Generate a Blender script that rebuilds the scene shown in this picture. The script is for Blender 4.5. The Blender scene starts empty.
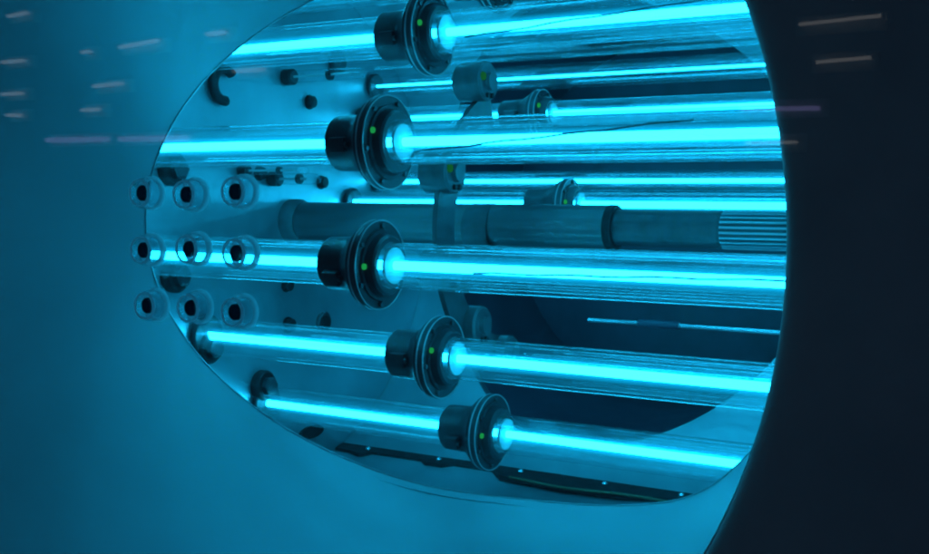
import bpy, bmesh, math, random
from mathutils import Matrix, Vector
random.seed(7)
S = bpy.context.scene
C = S.collection
PI = math.pi

# ------------------------------------------------------------------ camera
cam_d = bpy.data.cameras.new('camera')
cam = bpy.data.objects.new('camera', cam_d); C.objects.link(cam)
FW = Vector((-0.5004, 0.8631, -0.0687)).normalized()
RT = Vector((0.8653, 0.5012, 0.0086)); RT = (RT - RT.dot(FW)*FW).normalized()
UP = RT.cross(FW)
m = Matrix((RT, UP, -FW)).transposed().to_4x4()
m.translation = Vector((0.8105, -1.5460, 0.0071))
cam.matrix_world = m
cam_d.sensor_width = 36.0
cam_d.lens = 1080.47/929*36.0
cam_d.clip_start = 0.01; cam_d.clip_end = 50
S.camera = cam

# ------------------------------------------------------------------ world, exposure
w = bpy.data.worlds.new('World'); S.world = w; w.use_nodes = True
bg = w.node_tree.nodes['Background']
bg.inputs[0].default_value = (0.09, 0.25, 0.52, 1); bg.inputs[1].default_value = 0.105
S.view_settings.view_transform = 'Standard'; S.view_settings.look = 'None'
S.view_settings.exposure = 0.0; S.view_settings.gamma = 1.0
S.view_settings.use_curve_mapping = False
S.render.engine = 'CYCLES'
S.cycles.transparent_max_bounces = 40
S.cycles.max_bounces = 7
S.cycles.glossy_bounces = 6
S.cycles.adaptive_threshold = 0.03
S.cycles.use_denoising = True
S.cycles.use_light_tree = False
S.cycles.filter_width = 2.2
S.cycles.time_limit = 1000
S.cycles.sample_clamp_indirect = 4.0

LAMP_COL = (0.0072, 0.515, 0.925, 1)
LAMP_E = 23.0

# ------------------------------------------------------------------ materials
def new_mat(name):
    mt = bpy.data.materials.new(name); mt.use_nodes = True
    nt = mt.node_tree; nt.nodes.clear()
    out = nt.nodes.new('ShaderNodeOutputMaterial')
    return mt, nt, out

def principled(name, col, rough=0.5, metal=0.0, noise=0.0, scale=20.0, stretch=(1,1,1), bump=0.0, spec=0.5):
    mt, nt, out = new_mat(name)
    p = nt.nodes.new('ShaderNodeBsdfPrincipled'); nt.links.new(p.outputs[0], out.inputs[0])
    p.inputs['Base Color'].default_value = (*col, 1); p.inputs['Roughness'].default_value = rough
    p.inputs['Metallic'].default_value = metal; p.inputs['Specular IOR Level'].default_value = spec
    if noise or bump:
        tc = nt.nodes.new('ShaderNodeTexCoord'); mp = nt.nodes.new('ShaderNodeMapping')
        mp.inputs['Scale'].default_value = stretch
        n = nt.nodes.new('ShaderNodeTexNoise'); n.inputs['Scale'].default_value = scale; n.inputs['Detail'].default_value = 5
        nt.links.new(tc.outputs['Object'], mp.inputs[0]); nt.links.new(mp.outputs[0], n.inputs['Vector'])
        mr = nt.nodes.new('ShaderNodeMapRange')
        mr.inputs['From Min'].default_value = 0.3; mr.inputs['From Max'].default_value = 0.7
        mr.inputs['To Min'].default_value = 1-noise; mr.inputs['To Max'].default_value = 1+noise
        nt.links.new(n.outputs['Fac'], mr.inputs[0])
        mx = nt.nodes.new('ShaderNodeVectorMath'); mx.operation = 'SCALE'
        mx.inputs[0].default_value = col; nt.links.new(mr.outputs[0], mx.inputs['Scale'])
        nt.links.new(mx.outputs[0], p.inputs['Base Color'])
        r2 = nt.nodes.new('ShaderNodeMath'); r2.operation = 'MULTIPLY'; r2.inputs[1].default_value = rough
        nt.links.new(mr.outputs[0], r2.inputs[0]); nt.links.new(r2.outputs[0], p.inputs['Roughness'])
        if bump:
            b = nt.nodes.new('ShaderNodeBump'); b.inputs['Strength'].default_value = bump; b.inputs['Distance'].default_value = 0.002
            nt.links.new(n.outputs['Fac'], b.inputs['Height']); nt.links.new(b.outputs[0], p.inputs['Normal'])
    return mt

def emitter(name, col, e):
    mt, nt, out = new_mat(name)
    em = nt.nodes.new('ShaderNodeEmission'); em.inputs[0].default_value = col; em.inputs[1].default_value = e
    nt.links.new(em.outputs[0], out.inputs[0])
    if not name.startswith('lamp'): mt.cycles.emission_sampling = 'NONE'
    return mt

def thin_glass(name, f0, tint=(1, 1, 1), rough=0.0, fmax=1.0):
    """clear thin-walled glass: Schlick reflection over straight transmission, alike from both sides"""
    mt, nt, out = new_mat(name)
    geo = nt.nodes.new('ShaderNodeNewGeometry')
    dt = nt.nodes.new('ShaderNodeVectorMath'); dt.operation = 'DOT_PRODUCT'
    nt.links.new(geo.outputs['Normal'], dt.inputs[0]); nt.links.new(geo.outputs['Incoming'], dt.inputs[1])
    def mth(op, a, b):
        n = nt.nodes.new('ShaderNodeMath'); n.operation = op
        for k, v in enumerate((a, b)):
            if v is None: continue
            if isinstance(v, (int, float)): n.inputs[k].default_value = v
            else: nt.links.new(v, n.inputs[k])
        return n.outputs[0]
    c = mth('ABSOLUTE', dt.outputs['Value'], None)
    p = mth('POWER', mth('SUBTRACT', 1.0, c), 5.0)
    F = mth('ADD', mth('MULTIPLY', p, fmax-f0), f0)
    t = nt.nodes.new('ShaderNodeBsdfTransparent'); t.inputs[0].default_value = (*tint, 1)
    gl = nt.nodes.new('ShaderNodeBsdfGlossy'); gl.inputs['Roughness'].default_value = rough
    mx = nt.nodes.new('ShaderNodeMixShader')
    nt.links.new(F, mx.inputs[0])
    nt.links.new(t.outputs[0], mx.inputs[1]); nt.links.new(gl.outputs[0], mx.inputs[2])
    nt.links.new(mx.outputs[0], out.inputs[0]); return mt

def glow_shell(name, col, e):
    """additive emissive shell imitating soft bloom round a lamp core"""
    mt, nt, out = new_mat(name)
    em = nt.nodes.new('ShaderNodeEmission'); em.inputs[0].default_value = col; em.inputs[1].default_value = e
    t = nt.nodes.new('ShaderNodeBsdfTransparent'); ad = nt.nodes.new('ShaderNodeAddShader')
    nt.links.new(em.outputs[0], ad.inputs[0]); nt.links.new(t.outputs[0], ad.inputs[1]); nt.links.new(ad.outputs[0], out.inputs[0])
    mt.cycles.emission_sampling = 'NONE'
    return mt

M = {}
M['steel'] = principled('brushed_steel', (0.38, 0.44, 0.46), 0.36, 0.72, 0.22, 5, (1, 1, 1), 0.12)
M['bore'] = principled('port_steel', (0.29, 0.37, 0.385), 0.52, 0.4, 0.16, 2.2, (1, 1, 1), 0.03)
M['flange'] = principled('dark_painted_flange', (0.42, 0.26, 0.235), 0.65, 0.0, 0.15, 9, (1, 1, 1), 0.1)
M['liner'] = principled('dark_pipe_liner', (0.062, 0.060, 0.085), 0.38, 0.0, 0.2, 12, (1, 1, 1), 0.1)
M['rubber'] = principled('black_polymer', (0.040, 0.040, 0.044), 0.40, 0.0, 0.2, 60, (1, 1, 1), 0.15)
M['black'] = principled('black_gasket', (0.012, 0.012, 0.013), 0.6, 0.0, 0.2, 50)
M['dark_steel'] = principled('dark_steel', (0.10, 0.105, 0.11), 0.38, 0.7, 0.15, 40)
M['bright_steel'] = principled('polished_steel', (0.62, 0.64, 0.66), 0.22, 0.9, 0.06, 60)
M['white_ceramic'] = principled('white_ceramic', (0.38, 0.40, 0.40), 0.5, 0.0, 0.05, 40)
M['block'] = principled('grey_block', (0.10, 0.11, 0.115), 0.4, 0.3, 0.2, 40)
M['tube_steel'] = principled('satin_tube_steel', (0.135, 0.15, 0.155), 0.36, 0.8, 0.12, 30, (0.15, 1, 1), 0.05)
M['pale_ring'] = principled('pale_ring', (0.42, 0.44, 0.44), 0.4, 0.2)
M['cable'] = principled('brown_cable', (0.16, 0.10, 0.05), 0.6)
M['housing'] = principled('white_enamel', (0.7, 0.7, 0.7), 0.5)
M['lamp'] = emitter('lamp_glow', LAMP_COL, LAMP_E)
M['lamp_far'] = emitter('lamp_glow_far', LAMP_COL, LAMP_E*0.8)
M['glow'] = glow_shell('lamp_bloom', (0.0, 0.52, 1.0, 1), 0.085)
M['glow_faint'] = glow_shell('lamp_outer_bloom', (0.0, 0.50, 0.9, 1), 0.011)  # fainter shells spread the imitated bloom through the sleeve
M['led'] = emitter('green_led', (0.02, 0.75, 0.16, 1), 0.4)
M['led_dim'] = emitter('green_led_dim', (0.02, 0.45, 0.10, 1), 0.22)
M['quartz'] = thin_glass('quartz', 0.12, (0.975, 0.99, 0.995), 0.0, 0.9)
def painted_glint_quartz():
    """quartz with painted haze and streaks imitating lamp glow and reflection lines"""
    mt = thin_glass('painted_glint_quartz', 0.12, (0.975, 0.99, 0.995), 0.0, 0.9)
    nt = mt.node_tree; out = [n for n in nt.nodes if n.type == 'OUTPUT_MATERIAL'][0]
    glass = out.inputs[0].links[0].from_socket
    tc = nt.nodes.new('ShaderNodeTexCoord'); mp = nt.nodes.new('ShaderNodeMapping'); mp.inputs['Scale'].default_value = (0.9, 190, 190)
    oi = nt.nodes.new('ShaderNodeObjectInfo'); ml = nt.nodes.new('ShaderNodeMath'); ml.operation = 'MULTIPLY'; ml.inputs[1].default_value = 37.0
    n = nt.nodes.new('ShaderNodeTexNoise'); n.noise_dimensions = '4D'; n.inputs['Scale'].default_value = 1.0; n.inputs['Detail'].default_value = 2.0
    nt.links.new(oi.outputs['Random'], ml.inputs[0]); nt.links.new(ml.outputs[0], n.inputs['W'])
    nt.links.new(tc.outputs['Object'], mp.inputs[0]); nt.links.new(mp.outputs[0], n.inputs['Vector'])
    mr = nt.nodes.new('ShaderNodeMapRange'); mr.inputs['From Min'].default_value = 0.56; mr.inputs['From Max'].default_value = 0.74
    mr.inputs['To Min'].default_value = 0.012; mr.inputs['To Max'].default_value = 0.26  # pale haze and streaks stand in for lamp glow and reflected lines
    nt.links.new(n.outputs['Fac'], mr.inputs[0])
    tr = nt.nodes.new('ShaderNodeBsdfTranslucent'); tr.inputs[0].default_value = (0.8, 0.85, 0.88, 1)
    mx = nt.nodes.new('ShaderNodeMixShader')
    nt.links.new(mr.outputs[0], mx.inputs[0]); nt.links.new(glass, mx.inputs[1]); nt.links.new(tr.outputs[0], mx.inputs[2])
    nt.links.new(mx.outputs[0], out.inputs[0]); return mt
M['glint_quartz'] = painted_glint_quartz()
M['pane'] = thin_glass('window_glass', 0.04, (0.99, 0.993, 0.993), 0.0)
M['stud_glass'] = thin_glass('stud_glass', 0.20, (0.88, 0.94, 0.96), 0.12, 0.95)
def frosted(name, col, tr):
    mt, nt, out = new_mat(name)
    a = nt.nodes.new('ShaderNodeBsdfTranslucent'); a.inputs[0].default_value = (*col, 1)
    t = nt.nodes.new('ShaderNodeBsdfTransparent'); mx = nt.nodes.new('ShaderNodeMixShader'); mx.inputs[0].default_value = tr
    nt.links.new(a.outputs[0], mx.inputs[1]); nt.links.new(t.outputs[0], mx.inputs[2]); nt.links.new(mx.outputs[0], out.inputs[0]); return mt
M['frost'] = frosted('frosted_glass_edge', (0.9, 0.95, 0.96), 0.15)
M['core'] = frosted('dark_plum_glass', (0.07, 0.045, 0.07), 0.07)
M['strip_cool'] = emitter('strip_cool', (0.72, 0.86, 1.0, 1), 1.05)
M['strip_violet'] = emitter('strip_violet', (0.45, 0.42, 1.0, 1), 1.1)
M['strip_warm'] = emitter('strip_warm', (0.95, 0.92, 0.90, 1), 0.75)

# ------------------------------------------------------------------ mesh helpers
def obj(name, bm, mat, parent=None, smooth=None, loc=None):
    me = bpy.data.meshes.new(name)
    bmesh.ops.recalc_face_normals(bm, faces=bm.faces)
    if smooth is not None:
        for f in bm.faces: f.smooth = True
        for e in bm.edges:
            if len(e.link_faces) == 2 and e.calc_face_angle(0) > math.radians(smooth): e.smooth = False
    bm.to_mesh(me); bm.free()
    me.materials.append(M[mat])
    o = bpy.data.objects.new(name, me); C.objects.link(o)
    if parent: o.parent = parent
    if loc: o.location = loc
    return o

def thing(name, label, cat, loc=(0, 0, 0), group=None):
    o = bpy.data.objects.new(name, None); C.objects.link(o)
    o.empty_display_size = 0.02
    o.location = loc; tag(o, label, cat, group); return o

def tag(o, label, cat, group=None):
    o['label'] = label; o['category'] = cat
    if group: o['group'] = group
    return o

def lathe(prof, seg=40, axis='X', closed=False, bm=None, off=(0, 0, 0)):
    """revolve (axial, radius) pairs"""
    bm = bm or bmesh.new(); rings = []
    for a, r in prof:
        if r < 1e-6:
            p = (a, 0, 0) if axis == 'X' else (0, a, 0)
            rings.append([bm.verts.new(Vector(p)+Vector(off))]); continue
        ring = []
        for i in range(seg):
            t = 2*PI*i/seg
            p = (a, r*math.cos(t), r*math.sin(t)) if axis == 'X' else (r*math.cos(t), a, r*math.sin(t))
            ring.append(bm.verts.new(Vector(p)+Vector(off)))
        rings.append(ring)
    pairs = list(zip(rings, rings[1:]))
    if closed: pairs.append((rings[-1], rings[0]))
    for A, B in pairs:
        if len(A) == 1 and len(B) == 1: continue
        for i in range(seg):
            j = (i+1) % seg
            if len(A) == 1: bm.faces.new((A[0], B[i], B[j]))
            elif len(B) == 1: bm.faces.new((A[i], B[0], A[j]))
            else: bm.faces.new((A[i], B[i], B[j], A[j]))
    return bm

def box(x0, x1, y0, y1, z0, z1, bev=0.0, bm=None):
    b = bmesh.new()
    bmesh.ops.create_cube(b, size=1)
    for v in b.verts:
        v.co = Vector(((x0+x1)/2+v.co.x*(x1-x0), (y0+y1)/2+v.co.y*(y1-y0), (z0+z1)/2+v.co.z*(z1-z0)))
    if bev: bmesh.ops.bevel(b, geom=list(b.edges), offset=bev, segments=2, profile=0.6, affect='EDGES')
    return b

def tube(pts, r, seg=8):
    bm = bmesh.new(); rings = []
    n = len(pts); P = [Vector(p) for p in pts]
    for i in range(n):
        t = (P[min(i+1, n-1)]-P[max(i-1, 0)]).normalized()
        a = t.cross(Vector((0, 0, 1)))
        if a.length < 1e-3: a = t.cross(Vector((0, 1, 0)))
        a.normalize(); b = t.cross(a)
        rings.append([bm.verts.new(P[i]+r*(a*math.cos(2*PI*k/seg)+b*math.sin(2*PI*k/seg))) for k in range(seg)])
    for A, B in zip(rings, rings[1:]):
        for k in range(seg): bm.faces.new((A[k], A[(k+1) % seg], B[(k+1) % seg], B[k]))
    bm.faces.new(rings[0]); bm.faces.new(list(reversed(rings[-1])))
    return bm

def torus(R, r, seg=36, sub=8, axis='X', t0=0.0, t1=2*PI):
    full = abs(t1-t0-2*PI) < 1e-4
    n = seg if full else seg+1
    bm = bmesh.new(); rings = []
    for i in range(n):
        t = t0+(t1-t0)*i/seg
        ring = []
        for k in range(sub):
            p = 2*PI*k/sub; rr = R+r*math.cos(p)
            ring.append(bm.verts.new((r*math.sin(p), rr*math.cos(t), rr*math.sin(t))))
        rings.append(ring)
    for i in range(n if full else n-1):
        A, B = rings[i], rings[(i+1) % n]
        for k in range(sub): bm.faces.new((A[k], A[(k+1) % sub], B[(k+1) % sub], B[k]))
    if not full:
        bm.faces.new(rings[0]); bm.faces.new(list(reversed(rings[-1])))
    return bm

# ------------------------------------------------------------------ the vessel
Z0 = -0.035          # height of the vessel axis
RV = 0.46            # inner radius
XL, XR = -0.45, 0.80
HX, HZ, HA, HB = 0.122, -0.018, 0.458, 0.377     # near port opening
BX, BZ, BR = 0.0, -0.03, 0.405                  # far port opening

vessel = thing('reactor_vessel', 'large steel cylinder chamber glowing cyan around the lamp tubes', 'chamber', (0, 0, Z0-RV))
OFF = Vector((0, 0, -(Z0-RV)))

def hole_pt(t, k=1.0):
    c, s = math.cos(t), math.sin(t)
    a = HA if c < 0 else HA+0.03
    td = math.degrees(math.atan2(s, c))
    k *= 1-0.034*math.exp(-((td+85)/16)**2)+0.030*math.exp(-((td+53)/12)**2)
    x, z = HX+a*k*c, HZ+HB*k*s
    y = -math.sqrt(max(RV**2-(z-Z0)**2, 0.0004))
    return Vector((x, y, z))

def prism_y(pts, y0, y1):
    bm = bmesh.new()
    A = [bm.verts.new((x, y0, z)) for x, z in pts]; B = [bm.verts.new((x, y1, z)) for x, z in pts]
    n = len(pts)
    for i in range(n): bm.faces.new((A[i], A[(i+1) % n], B[(i+1) % n], B[i]))
    bm.faces.new(A); bm.faces.new(list(reversed(B))); bmesh.ops.recalc_face_normals(bm, faces=bm.faces)
    return bm

def cut(o, cutter_bm):
    me = bpy.data.meshes.new('cutter'); cutter_bm.to_mesh(me); cutter_bm.free()
    k = bpy.data.objects.new('cutter', me); C.objects.link(k)
    md = o.modifiers.new('cut', 'BOOLEAN'); md.operation = 'DIFFERENCE'; md.solver = 'EXACT'; md.object = k
    dg = bpy.context.evaluated_depsgraph_get()
    nm = bpy.data.meshes.new_from_object(o.evaluated_get(dg))
    o.modifiers.remove(md); old = o.data; o.data = nm; bpy.data.meshes.remove(old)
    bpy.data.objects.remove(k); bpy.data.meshes.remove(me)

prof = [(XL-0.02, RV), (XR+0.02, RV), (XR+0.02, RV+0.014), (XL-0.02, RV+0.014)]
shell = obj('shell', lathe(prof, 128, closed=True, off=(0, 0, Z0)), 'steel')
NH = 128
cut(shell, prism_y([(lambda p: (p.x, p.z))(hole_pt(2*PI*i/NH, 1.012)) for i in range(NH)], -2, 0))
cut(shell, prism_y([(BX+BR*math.cos(2*PI*i/96), BZ+BR*math.sin(2*PI*i/96)) for i in range(96)], 0, 2))
bmx = bmesh.new(); bmx.from_mesh(shell.data)
for f in bmx.faces: f.smooth = True
for e in bmx.edges:
    if len(e.link_faces) == 2 and e.calc_face_angle(0) > 0.5: e.smooth = False
bmx.to_mesh(shell.data); bmx.free()
shell.parent = vessel; shell.location = OFF

for X, d in ((XL, -1), (XR, 1)):
    ep = obj('end_plate', lathe([(X, 0), (X, RV-0.001), (X+d*0.018, RV-0.001), (X+d*0.018, 0)], 96, off=(0, 0, Z0)), 'steel', vessel, 30, OFF)

# near port: conical collar from the saddle opening out to the flange lip
NX, NZ, NR, NY = 0.144, -0.028, 0.489, -0.80
bm = bmesh.new(); rings = []
NS = 144
def near_pt(t, r, y):
    c, s = math.cos(t), math.sin(t)
    kx = 1.0 if c > 0 else 1.0+0.22*c*c
    kz = 1.0 if c > 0.45 else 1.0+0.10*min(1, (0.45-c)/0.6)**2
    return Vector((NX+r*kx*c, y, NZ+r*kz*s))
for s in [0, 0.02, 0.15, 0.3, 0.45, 0.6, 0.75, 0.88, 0.96]:
    rings.append([bm.verts.new(hole_pt(2*PI*i/NS).lerp(near_pt(2*PI*i/NS, NR-0.004, NY), s)) for i in range(NS)])
for A, B in zip(rings, rings[1:]):
    for i in range(NS): bm.faces.new((A[i], A[(i+1) % NS], B[(i+1) % NS], B[i]))
obj('port_wall', bm, 'bore', vessel, 40, OFF)
bm = bmesh.new(); rings = []
for i in range(NS):
    pass
path = [(NR-0.0045, NY+0.018)]
for k in range(7):
    a = k/6*PI/2
    path.append((NR-0.004+0.022*(1-math.cos(a)), NY+0.012-0.022*math.sin(a)))
path += [(0.70, NY-0.010), (0.88, NY-0.010), (0.90, NY+0.002), (0.90, NY+0.05), (NR+0.05, NY+0.05)]
for r, y in path:
    rings.append([bm.verts.new(near_pt(2*PI*i/NS, r, y)) for i in range(NS)])
for A, B in zip(rings, rings[1:]):
    for i in range(NS): bm.faces.new((A[i], A[(i+1) % NS], B[(i+1) % NS], B[i]))
fl = obj('port_flange', bm, 'flange', vessel, 40, OFF)
fl['label'] = 'dark unlit flange around the near port'
# weld bead along the saddle edge
bm = bmesh.new(); rings = []
for i in range(NS):
    t = 2*PI*i/NS; p = hole_pt(t); tg = (hole_pt(t+0.01)-hole_pt(t-0.01)).normalized()
    a = tg.cross(Vector((0, 1, 0))).normalized(); b = tg.cross(a)
    rr = 0.0013+0.0002*math.sin(i*2.3)
    rings.append([bm.verts.new(p+rr*(a*math.cos(q*PI/3)+b*math.sin(q*PI/3))) for q in range(6)])
for i in range(NS):
    A, B = rings[i], rings[(i+1) % NS]
    for q in range(6): bm.faces.new((A[q], A[(q+1) % 6], B[(q+1) % 6], B[q]))
obj('weld_bead', bm, 'steel', vessel, 60, OFF)

# far port: dark lined pipe with a closing disc
bm = bmesh.new()
lathe([(0.0, BR+0.0), (0.80, BR+0.0)], 96, 'Y', bm=bm, off=(BX, 0, BZ))
for v in bm.verts:
    if v.co.y < 0.5: v.co.y = math.sqrt(max((RV+0.006)**2-(v.co.z-Z0)**2, 0.0004))
lathe([(0.799, BR+0.0), (0.799, 0)], 96, 'Y', bm=bm, off=(BX, 0, BZ))
o = obj('far_port', bm, 'liner', vessel, 40, OFF); o['label'] = 'dark round far port behind the lamps'

def boss(name, y, z, r, h, mat, r2=None, dome=False):
    r2 = r2 or r*0.86
    pr = [(-0.002, 0), (-0.002, r), (h*0.7, r), (h, r2), (h, 0)] if not dome else [(-0.002, r), (h*0.5, r), (h*0.85, r*0.75), (h, 0)]
    return obj(name, lathe(pr, 28), mat, vessel, 40, Vector((XL, y, z))+OFF)

# fittings on the end plate: dark glands inside the lamp circle, bolts, hub boss
for (y, z) in ((-0.300, 0.056), (-0.297, -0.113), (-0.224, -0.236), (-0.088, -0.318)):
    g = boss('cable_gland', y, z, 0.027, 0.016, 'black')
    obj('gland_nut', lathe([(0.0, 0.017), (0.010, 0.017), (0.012, 0.013), (0.012, 0)], 6), 'rubber', g, 20, (0.016, 0, 0))
o = obj('gasket_ring', torus(0.026, 0.0085, 30, 8, t0=PI*0.25, t1=PI*1.55), 'black', vessel, 60, Vector((XL+0.008, -0.184, 0.198))+OFF)
boss('hub_boss', -0.0, Z0+0.006, 0.040, 0.028, 'block')
for (y, z, r) in ((0.085, 0.043, 0.0105), (0.10, -0.062, 0.0105), (-0.018, -0.145, 0.0105), (-0.105, -0.09, 0.0105), (-0.09, 0.055, 0.0105),
                  (-0.013, -0.218, 0.012), (0.20, -0.10, 0.011), (0.05, 0.19, 0.011)):
    b = obj('bolt', lathe([(-0.001, 0), (-0.001, r*1.25), (0.002, r*1.25), (0.002, r), (0.011, r), (0.012, r*0.85), (0.012, 0)], 12), 'black', vessel, 30, Vector((XL, y, z))+OFF)
s = boss('sensor_port', 0.09, -0.222, 0.02, 0.008, 'dark_steel')
obj('recess', lathe([(0, 0.0125), (0.0015, 0.0125), (0.0015, 0)], 24), 'black', s, 40, (0.008, 0, 0))
# dark oval drain in the floor by the end plate
o = obj('drain', lathe([(0, 0), (0, 0.03), (0.004, 0.028), (0.004, 0)], 32), 'black', vessel, 40, Vector((XL, 0.054, -0.428))+OFF)
o.scale = (1, 1.25, 0.42)

# ------------------------------------------------------------------ lamps in quartz sleeves
LG = 'lamps in quartz sleeves'
def make_lamp(y, z, label, r=0.0060, rs=0.030, wire=None, lit='lamp', name='ultraviolet_lamp', cat='lamp', e=True, gap=None, disc=0.0175):
    L = XR-XL-0.004
    t = thing(name, label, cat, (XL+0.002, y, z), LG if e else 'unlit glass sleeves added for reflection streaks')
    if e:
        if gap is None:
            obj('lamp_tube', lathe([(0.006, 0), (0.006, r*0.8), (0.008, r), (L-0.04, r), (L-0.036, 0)], 24), lit, t, 40)
        lt = t.children[0]
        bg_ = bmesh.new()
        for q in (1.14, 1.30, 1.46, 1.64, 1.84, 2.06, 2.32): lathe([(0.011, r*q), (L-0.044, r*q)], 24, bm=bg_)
        obj('bloom_shells', bg_, 'glow', lt, 40)
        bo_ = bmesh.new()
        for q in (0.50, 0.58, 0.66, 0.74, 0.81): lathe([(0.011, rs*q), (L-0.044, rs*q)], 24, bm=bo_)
        if rs > 0.028: obj('outer_bloom_shells', bo_, 'glow_faint', lt, 40)
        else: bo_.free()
    sl = obj('quartz_sleeve', lathe([(0.008, rs), (L-0.002, rs)], 48), 'glint_quartz', t, 40)
    obj('inner_wall', lathe([(0.012, rs*0.84), (L-0.002, rs*0.84)], 40), 'quartz', sl, 40)
    if disc is not None: obj('reflector_disc', lathe([(disc-XL, r*1.02), (disc-XL, rs*0.80), (disc-XL+0.003, rs*0.82), (disc-XL+0.004, rs*0.80), (disc-XL+0.004, r*1.02)], 32, closed=True), 'white_ceramic', t, 40)
    obj('end_socket', lathe([(0, 0), (0, rs*1.15), (0.007, rs*1.15), (0.009, rs*1.05), (0.009, r*1.3), (0.005, r*1.2), (0.005, 0)], 32), 'rubber', t, 30)
    if wire:
        x0, z0, x1, z1 = wire
        n = 14
        pts = [(x0-XL+(x1-x0)*i/n, -0.019+0.002*math.sin(i*0.9), z0+(z1-z0)*i/n+0.0008*math.sin(i*1.7)) for i in range(n+1)]
        obj('lead_wire', tube(pts, 0.0013, 6), 'black', t, 60)
    return t

def streak_sleeve(y, z, label, rs): make_lamp(y, z, label, r=0.004, rs=rs, name='streak_sleeve', cat='glass sleeve', e=False, disc=None)  # extra sleeve, added to layer more reflection streaks at the back
FRONT = [(-0.223, 0.247), (-0.350, 0.086), (-0.370, -0.076), (-0.227, -0.215), (-0.079, -0.351)]
make_lamp(*FRONT[0], 'glowing cyan lamp tube second from the top, sloping up to the right', wire=(0.05, -0.012, 0.50, 0.018), disc=0.0065)
make_lamp(*FRONT[1], 'glowing cyan lamp tube just above the glass stud grid, almost level', wire=(0.05, -0.014, 0.42, 0.016))
make_lamp(*FRONT[2], 'nearest glowing cyan lamp tube, running behind the middle row of glass studs', wire=(0.15, -0.004, 0.55, 0.004))
make_lamp(*FRONT[3], 'glowing cyan lamp tube second from the bottom, ending by the lower glass studs', disc=0.0305)
make_lamp(*FRONT[4], 'lowest glowing cyan lamp tube, just above the bolted dark rail', r=0.0056, disc=0.0325)
make_lamp(-0.045, 0.362, 'glowing cyan lamp tube at the very top edge of the picture', disc=0.0155)
make_lamp(0.180, 0.006, 'far glowing lamp tube seen just above the central teal pipe', r=0.0058, rs=0.024, disc=0.037, lit='lamp_far')
make_lamp(0.265, 0.048, 'slim far lamp tube between the second and third near lamps', r=0.0035, rs=0.019, disc=None, lit='lamp_far')
make_lamp(0.215, 0.168, 'far lamp tube half hidden behind the top of the level near lamp', r=0.0045, rs=0.022, disc=-0.035, lit='lamp_far')
make_lamp(0.255, 0.238, 'slim far lamp tube showing as a thin line below the sloping upper lamp', r=0.0022, rs=0.022, disc=None, lit='lamp_far')

streak_sleeve(0.130, 0.272, 'unlit clear glass sleeve added for reflection streaks, just below the sloping upper lamp', 0.020)
streak_sleeve(0.290, 0.108, 'unlit clear glass sleeve added for reflection streaks, behind the lower edge of the level lamp', 0.021)
streak_sleeve(0.300, -0.095, 'unlit clear glass sleeve added for reflection streaks, behind the nearest lamp, below the central pipe', 0.022)

# ------------------------------------------------------------------ wiper collars on the sleeves
CG = 'black wiper collars on the lamp sleeves'
def make_collar(x, y, z, label, k=1.0, inner=0.0305, rub='rubber'):
    t = thing('wiper_collar', label, 'collar', (x, y, z), CG)
    t.rotation_euler = (random.uniform(-0.3, 0.3), 0, 0)
    i = inner
    obj('hub', lathe([(-0.078, i), (-0.078, 0.033*k), (-0.075, 0.0355*k), (-0.040, 0.0365*k), (-0.034, 0.038*k), (-0.018, 0.052*k), (-0.014, 0.056*k), (-0.008, 0.056*k), (-0.008, i)], 48, closed=True), rub, t, 30)
    f = obj('flange', lathe([(-0.0055, i), (-0.0055, 0.059*k), (0.001, 0.060*k), (0.003, 0.058*k), (0.003, 0.048*k), (0.006, 0.047*k), (0.006, i)], 48, closed=True), rub, t, 30)
    obj('retaining_ring', torus(0.0585*k, 0.0014, 48, 8), 'pale_ring', f, 60, (-0.0068, 0, 0))
    obj('outer_ring', torus(0.0590*k, 0.0010, 48, 6), 'pale_ring', f, 60, (0.0034, 0, 0))
    n = obj('nose', lathe([(0.006, i), (0.006, 0.042*k), (0.016, 0.040*k), (0.019, 0.037*k), (0.019, i)], 40, closed=True), rub, t, 30)
    for q in range(6):
        a = q*PI/3+0.4
        obj('screw', lathe([(0, 0), (0, 0.0036), (0.003, 0.0036), (0.0036, 0.0028), (0.0036, 0)], 8), 'dark_steel', f, 30, (0.003, 0.0520*k*math.cos(a), 0.0520*k*math.sin(a)))
    obj('indicator_light', lathe([(0, 0.0042), (0.003, 0.0038), (0.0045, 0)], 14), 'led', t, 60, (0.0062, -0.0440*k, 0.004))
    cl = obj('clamp_block', box(-0.060, -0.036, -0.010, 0.010, 0.0, 0.010, 0.002), rub, t, 30, (0, -0.036*k, -0.012))
    cl.rotation_euler = (PI/2+0.35, 0, 0)
    obj('clamp_screw', lathe([(0, 0), (0, 0.004), (0.004, 0.004), (0.004, 0)], 10, 'X'), 'dark_steel', cl, 30, (-0.036, 0.0, 0.006))
    return t
cx = (-0.014, -0.003, -0.002, 0.010, 0.011)
names = ('large black collar with green light on the upper sloping lamp', 'black collar with green light on the level lamp above the middle one',
         'black collar with green light on the nearest lamp, left of centre', 'black collar with green light on the second lowest lamp',
         'lowest black collar with green light, above the bolted rail')
for i in range(5): make_collar(cx[i], *FRONT[i], names[i], 1.0 if i != 1 else 1.05)
make_collar(-0.005, -0.045, 0.362, 'black collar cut off by the top edge of the picture')
make_collar(-0.052, 0.215, 0.168, 'small far dark collar behind the upper lamps', 0.72, 0.0225, 'block')
make_collar(0.02, 0.180, 0.006, 'small far collar behind the centre of the lamp rows', 0.74, 0.0245, 'block')

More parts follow.
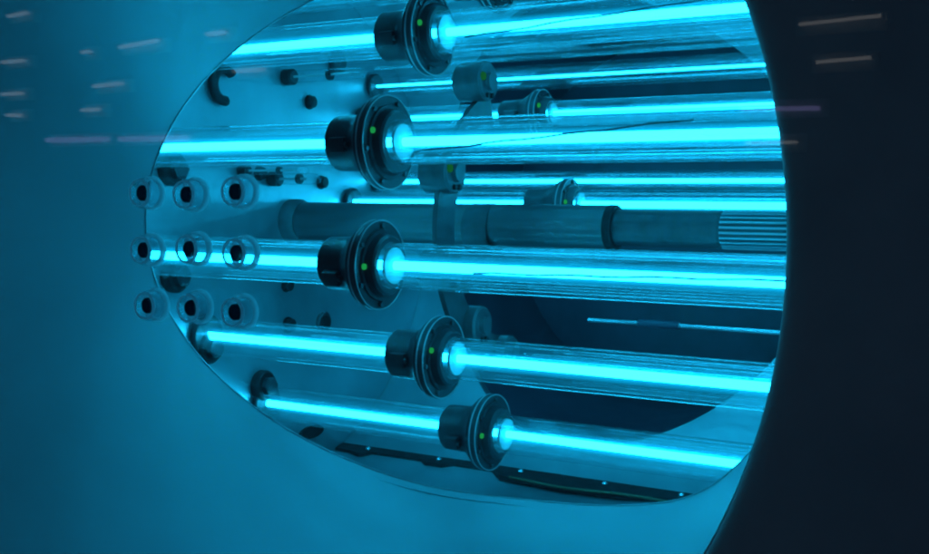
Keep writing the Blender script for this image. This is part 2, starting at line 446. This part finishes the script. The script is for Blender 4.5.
# ------------------------------------------------------------------ wiper carriage
car = thing('wiper_carriage', 'dim teal steel carriage frame inside the ring of collars', 'carriage', (0.0, 0, Z0))
bm = bmesh.new(); R0, R1 = 0.172, 0.222; NA = 36; vs = []
for k in range(NA+1):
    a = PI*(0.60+0.86*k/NA); c_, s_ = math.cos(a), math.sin(a)
    vs.append([bm.verts.new((x, r*c_, r*s_)) for x, r in ((-0.012, R0), (-0.012, R1), (-0.004, R1), (-0.004, R0))])
for A, B in zip(vs, vs[1:]):
    for k in range(4): bm.faces.new((A[k], A[(k+1) % 4], B[(k+1) % 4], B[k]))
bm.faces.new(vs[0]); bm.faces.new(list(reversed(vs[-1])))
obj('carriage_plate', bm, 'block', car, 30)
obj('carriage_hub', lathe([(-0.07, 0.0352), (-0.07, 0.041), (-0.03, 0.041), (-0.026, 0.039), (-0.026, 0.0352)], 40, closed=True), 'dark_steel', car, 30)
for i, (y, z) in enumerate(((-0.105, 0.190), (-0.200, 0.050), (-0.205, -0.090), (-0.115, -0.180), (-0.02, -0.235))):
    zz = z-Z0
    g = obj('guide_block', lathe([(-0.035, 0), (-0.035, 0.026), (-0.032, 0.029), (0.012, 0.030), (0.015, 0.027), (0.015, 0.014), (0.022, 0.013), (0.022, 0)], 32), 'block', car, 30, (0, y, zz))
    if i < 2: obj('indicator_light', lathe([(0, 0.0065), (0.003, 0.006), (0.0045, 0)], 14), 'led_dim', g, 60, (0.0152, -0.020, 0.006))
    for s in (-1, 1):
        obj('screw', lathe([(0, 0), (0, 0.004), (0.004, 0.004), (0.004, 0)], 8), 'black', g, 30, (0.0151, s*0.006, -0.021))
    d = Vector((0, -y, -zz)).normalized(); n = d.cross(Vector((1, 0, 0)))
# ------------------------------------------------------------------ central pipe and splined shaft
cp = thing('central_shaft', 'teal central pipe stepping down to a dark shaft with fine splines', 'shaft', (0, 0, Z0+0.006))
obj('pipe', lathe([(XL+0.03, 0), (XL+0.03, 0.0345), (0.168, 0.0345), (0.171, 0.033), (0.171, 0)], 48), 'tube_steel', cp, 30)
obj('seal_ring', lathe([(0.171, 0.020), (0.171, 0.0350), (0.181, 0.0350), (0.184, 0.033), (0.184, 0.020)], 48, closed=True), 'black', cp, 30)
obj('shaft', lathe([(0.184, 0), (0.184, 0.0275), (0.345, 0.0275), (0.348, 0.0255), (XR-0.01, 0.0255), (XR-0.01, 0)], 48), 'dark_steel', cp, 30)
bar = None
NB = 22
for k in range(NB):
    a = 2*PI*k/NB
    if bar is None:
        bar = obj('spline', box(0.349, XR-0.02, -0.0016, 0.0016, 0.0245, 0.0282, 0.0006), 'steel', cp, 30); b = bar
    else:
        b = bar.copy(); C.objects.link(b); b.parent = cp
    b.rotation_euler = (a, 0, 0)

# ------------------------------------------------------------------ thin sampling tubes from the end plate
def probe(y, z, x1, label, r=0.009):
    t = thing('sampling_tube', label, 'tube', (XL+0.002, y, z), 'thin glass sampling tubes')
    L = x1-XL
    obj('glass_tube', lathe([(0, r), (L-0.02, r), (L-0.006, r*0.8), (L, 0)], 24), 'quartz', t, 40)
    obj('filament_rod', lathe([(0.002, 0), (0.002, 0.0022), (L-0.03, 0.0022), (L-0.03, 0)], 10), 'white_ceramic', t, 40)
    obj('base_cap', lathe([(0, 0), (0, r*1.3), (0.018, r*1.3), (0.02, r*1.1), (0.02, 0)], 20), 'black', t, 30)
    obj('spacer', lathe([(L*0.55, 0), (L*0.55, r*0.9), (L*0.55+0.006, r*0.9), (L*0.55+0.006, 0)], 20), 'black', t, 30)
    return t
probe(-0.02, 0.228, -0.275, 'thin glass tube with dark clip under the upper sloping lamp', 0.011)
probe(-0.06, 0.046, -0.34, 'thin glass tube with dark clip under the level lamp', 0.010)
probe(-0.14, 0.058, -0.30, 'short thin glass tube under the level lamp, nearer its black collar', 0.007)

# blue rod at the back
rod = thing('guide_rod', 'thin dim blue rod across the dark far port', 'rod', (0.0, 0.29, -0.207))
obj('rod', lathe([(0.012, 0), (0.012, 0.0042), (XR-0.01, 0.0042), (XR-0.01, 0)], 14), 'bright_steel', rod, 40)
obj('rod_clamp', lathe([(0.110, 0), (0.110, 0.0075), (0.186, 0.0075), (0.186, 0)], 20), 'liner', rod, 30)

# ------------------------------------------------------------------ bolted rail on the chamber floor
rl = thing('bolted_rail', 'dark flat rail with pale screws along the chamber floor', 'rail', (-0.413, 0.138, Z0-0.4362))
xr0, xr1 = -0.03, 1.12
bm = bmesh.new()
st = [(-0.034, 0.020), (0.0, 0.022), (0.03, 0.030), (0.05, 0.016), (0.16, 0.016), (0.175, 0.024), (0.21, 0.024), (0.23, 0.015), (0.31, 0.015), (0.34, 0.036), (0.46, 0.046), (0.56, 0.042), (0.63, 0.026), (0.72, 0.020), (1.10, 0.020)]
T = []; B = []
for x, wd in st:
    wd *= 1.25
    T.append((bm.verts.new((x, 0.014, 0.005)), bm.verts.new((x, 0.014-wd, 0.0))))
    B.append((bm.verts.new((x, 0.014, -0.004)), bm.verts.new((x, 0.014-wd, -0.008))))
for i in range(len(st)-1):
    bm.faces.new((T[i][0], T[i+1][0], T[i+1][1], T[i][1])); bm.faces.new((B[i][0], B[i][1], B[i+1][1], B[i+1][0]))
    bm.faces.new((T[i][0], B[i][0], B[i+1][0], T[i+1][0])); bm.faces.new((T[i][1], T[i+1][1], B[i+1][1], B[i][1]))
bm.faces.new((T[0][0], T[0][1], B[0][1], B[0][0])); bm.faces.new((T[-1][0], B[-1][0], B[-1][1], T[-1][1]))
obj('rail_plate', bm, 'black', rl, 30)
for x in (0.035, 0.195, 0.365, 0.525, 0.66):
    sc = obj('screw', lathe([(0, 0.0052), (0.0025, 0.0048), (0.004, 0.003), (0.004, 0)], 12), 'bright_steel', rl, 50, (x, 0.002, 0.003))
    sc.rotation_euler = (0, -PI/2, 0)
cb = tag(obj('cable', tube([(-0.05+0.04*i, 0.100-0.014*math.sin(i*0.5)**2, Z0-0.4345-0.001*math.sin(i)) for i in range(9)], 0.0022, 8), 'cable', None, 60), 'thin brown cable lying along the dark bolted rail', 'cable')

# ------------------------------------------------------------------ viewing window and its glass studs
win = tag(obj('viewing_window', box(-0.75, 1.5, -0.95, -0.942, -0.75, 0.75), 'pane'), 'clear flat viewing window in front of the whole port', 'window')
rows = ((0.0125, 'upper'), (-0.0300, 'middle'), (-0.0715, 'lower'))
cols = ((0.192, 'left'), (0.237, 'centre'), (0.283, 'right'))
lab = {'left': 'leftmost', 'centre': 'middle', 'right': 'rightmost'}
for z, rn in rows:
    for x, cn in cols:
        dx, dz = random.uniform(-.002, .002), random.uniform(-.0015, .0015)
        t = thing('glass_stud', '%s clear glass stud with dark core in the %s row of nine' % (lab[cn], rn), 'stud', (x+dx, -0.9505, z+dz), 'glass studs on the viewing window')
        t.scale = (0.9, 0.9, 0.9)
        obj('glass_body', lathe([(0, 0.0128), (-0.004, 0.0132), (-0.012, 0.0126), (-0.0155, 0.0112), (-0.0155, 0.0098), (-0.012, 0.0092), (-0.001, 0.0096)], 32, 'Y'), 'stud_glass', t, 50)
        obj('rim', lathe([(-0.0140, 0.0118), (-0.0165, 0.0114), (-0.0165, 0.0100), (-0.0150, 0.0100)], 32, 'Y', closed=True), 'frost', t, 50)
        obj('base_ring', lathe([(0.0, 0.0112), (-0.0040, 0.0112), (-0.0055, 0.0126), (-0.0040, 0.0142), (0.0, 0.0144)], 32, 'Y', closed=True), 'frost', t, 50)
        obj('core', lathe([(-0.0140, 0), (-0.0140, 0.0050), (-0.0125, 0.0066), (-0.0100, 0.0066), (-0.0095, 0)], 28, 'Y'), 'core', t, 40)

# ------------------------------------------------------------------ strip lights of the room, seen mirrored in the window
SY = -3.9
ST = [((-3.928, 0.686), (-3.762, 0.686), 'cool'), ((-3.875, 0.908), (-3.733, 0.916), 'cool'), ((-3.093, 0.707), (-2.851, 0.722), 'cool'),
      ((-3.347, 0.700), (-3.293, 0.700), 'cool'), ((-3.933, 0.528), (-3.781, 0.527), 'cool'), ((-3.898, 0.423), (-3.792, 0.420), 'cool'),
      ((-3.269, 0.537), (-3.083, 0.542), 'cool'), ((-3.354, 0.429), (-3.238, 0.429), 'cool'), ((-2.556, 0.728), (-2.447, 0.730), 'cool'),
      ((-3.604, 0.293), (-3.187, 0.289), 'violet'), ((-3.101, 0.287), (-2.680, 0.282), 'violet'), ((-2.403, 0.561), (-2.236, 0.561), 'warm'),
      ((-0.024, 0.583), (0.222, 0.592), 'warm'), ((0.032, 0.461), (0.197, 0.466), 'warm'), ((-0.203, 0.321), (0.046, 0.316), 'violet'), ((-0.184, 0.210), (-0.020, 0.210), 'warm')]
SL = ['pale strip light mirrored at the left picture edge, second streak down', 'pale strip light mirrored in the top left corner',
      'longest pale strip light mirrored in the upper left wall', 'tiny pale strip light mirrored beside the longest upper streak',
      'pale strip light mirrored at the left picture edge, third streak down', 'lowest pale strip light mirrored at the left picture edge',
      'pale strip light mirrored below the longest upper left streak', 'small faint strip light mirrored just above the violet streaks',
      'pale strip light mirrored next to the upper left port edge', 'violet strip light mirrored farther left on the port wall',
      'violet strip light mirrored close to the left port edge', 'warm strip light mirrored over the dark hooked gasket',
      'long warm strip light mirrored at the top of the dark flange', 'shorter warm strip light mirrored second on the dark flange',
      'violet strip light mirrored across the right port edge', 'warm strip light mirrored where the level lamp meets the flange']
for k, (a, b, kd) in enumerate(ST):
    A, B = Vector((a[0], SY, a[1])), Vector((b[0], SY, b[1]))
    t = thing('strip_light', SL[k], 'strip light', A, 'room strip lights mirrored in the window')
    th = 0.010 if kd != 'violet' else 0.014
    obj('light_tube', tube([(0, 0, 0), B-A], th*(0.9 if a[0] < -1 else 0.55), 10), 'strip_'+kd, t, 60)
    obj('housing', box(-0.02, (B-A).x+0.02, -0.06, -0.03, -0.03, 0.03, 0.004), 'housing', t, 30)
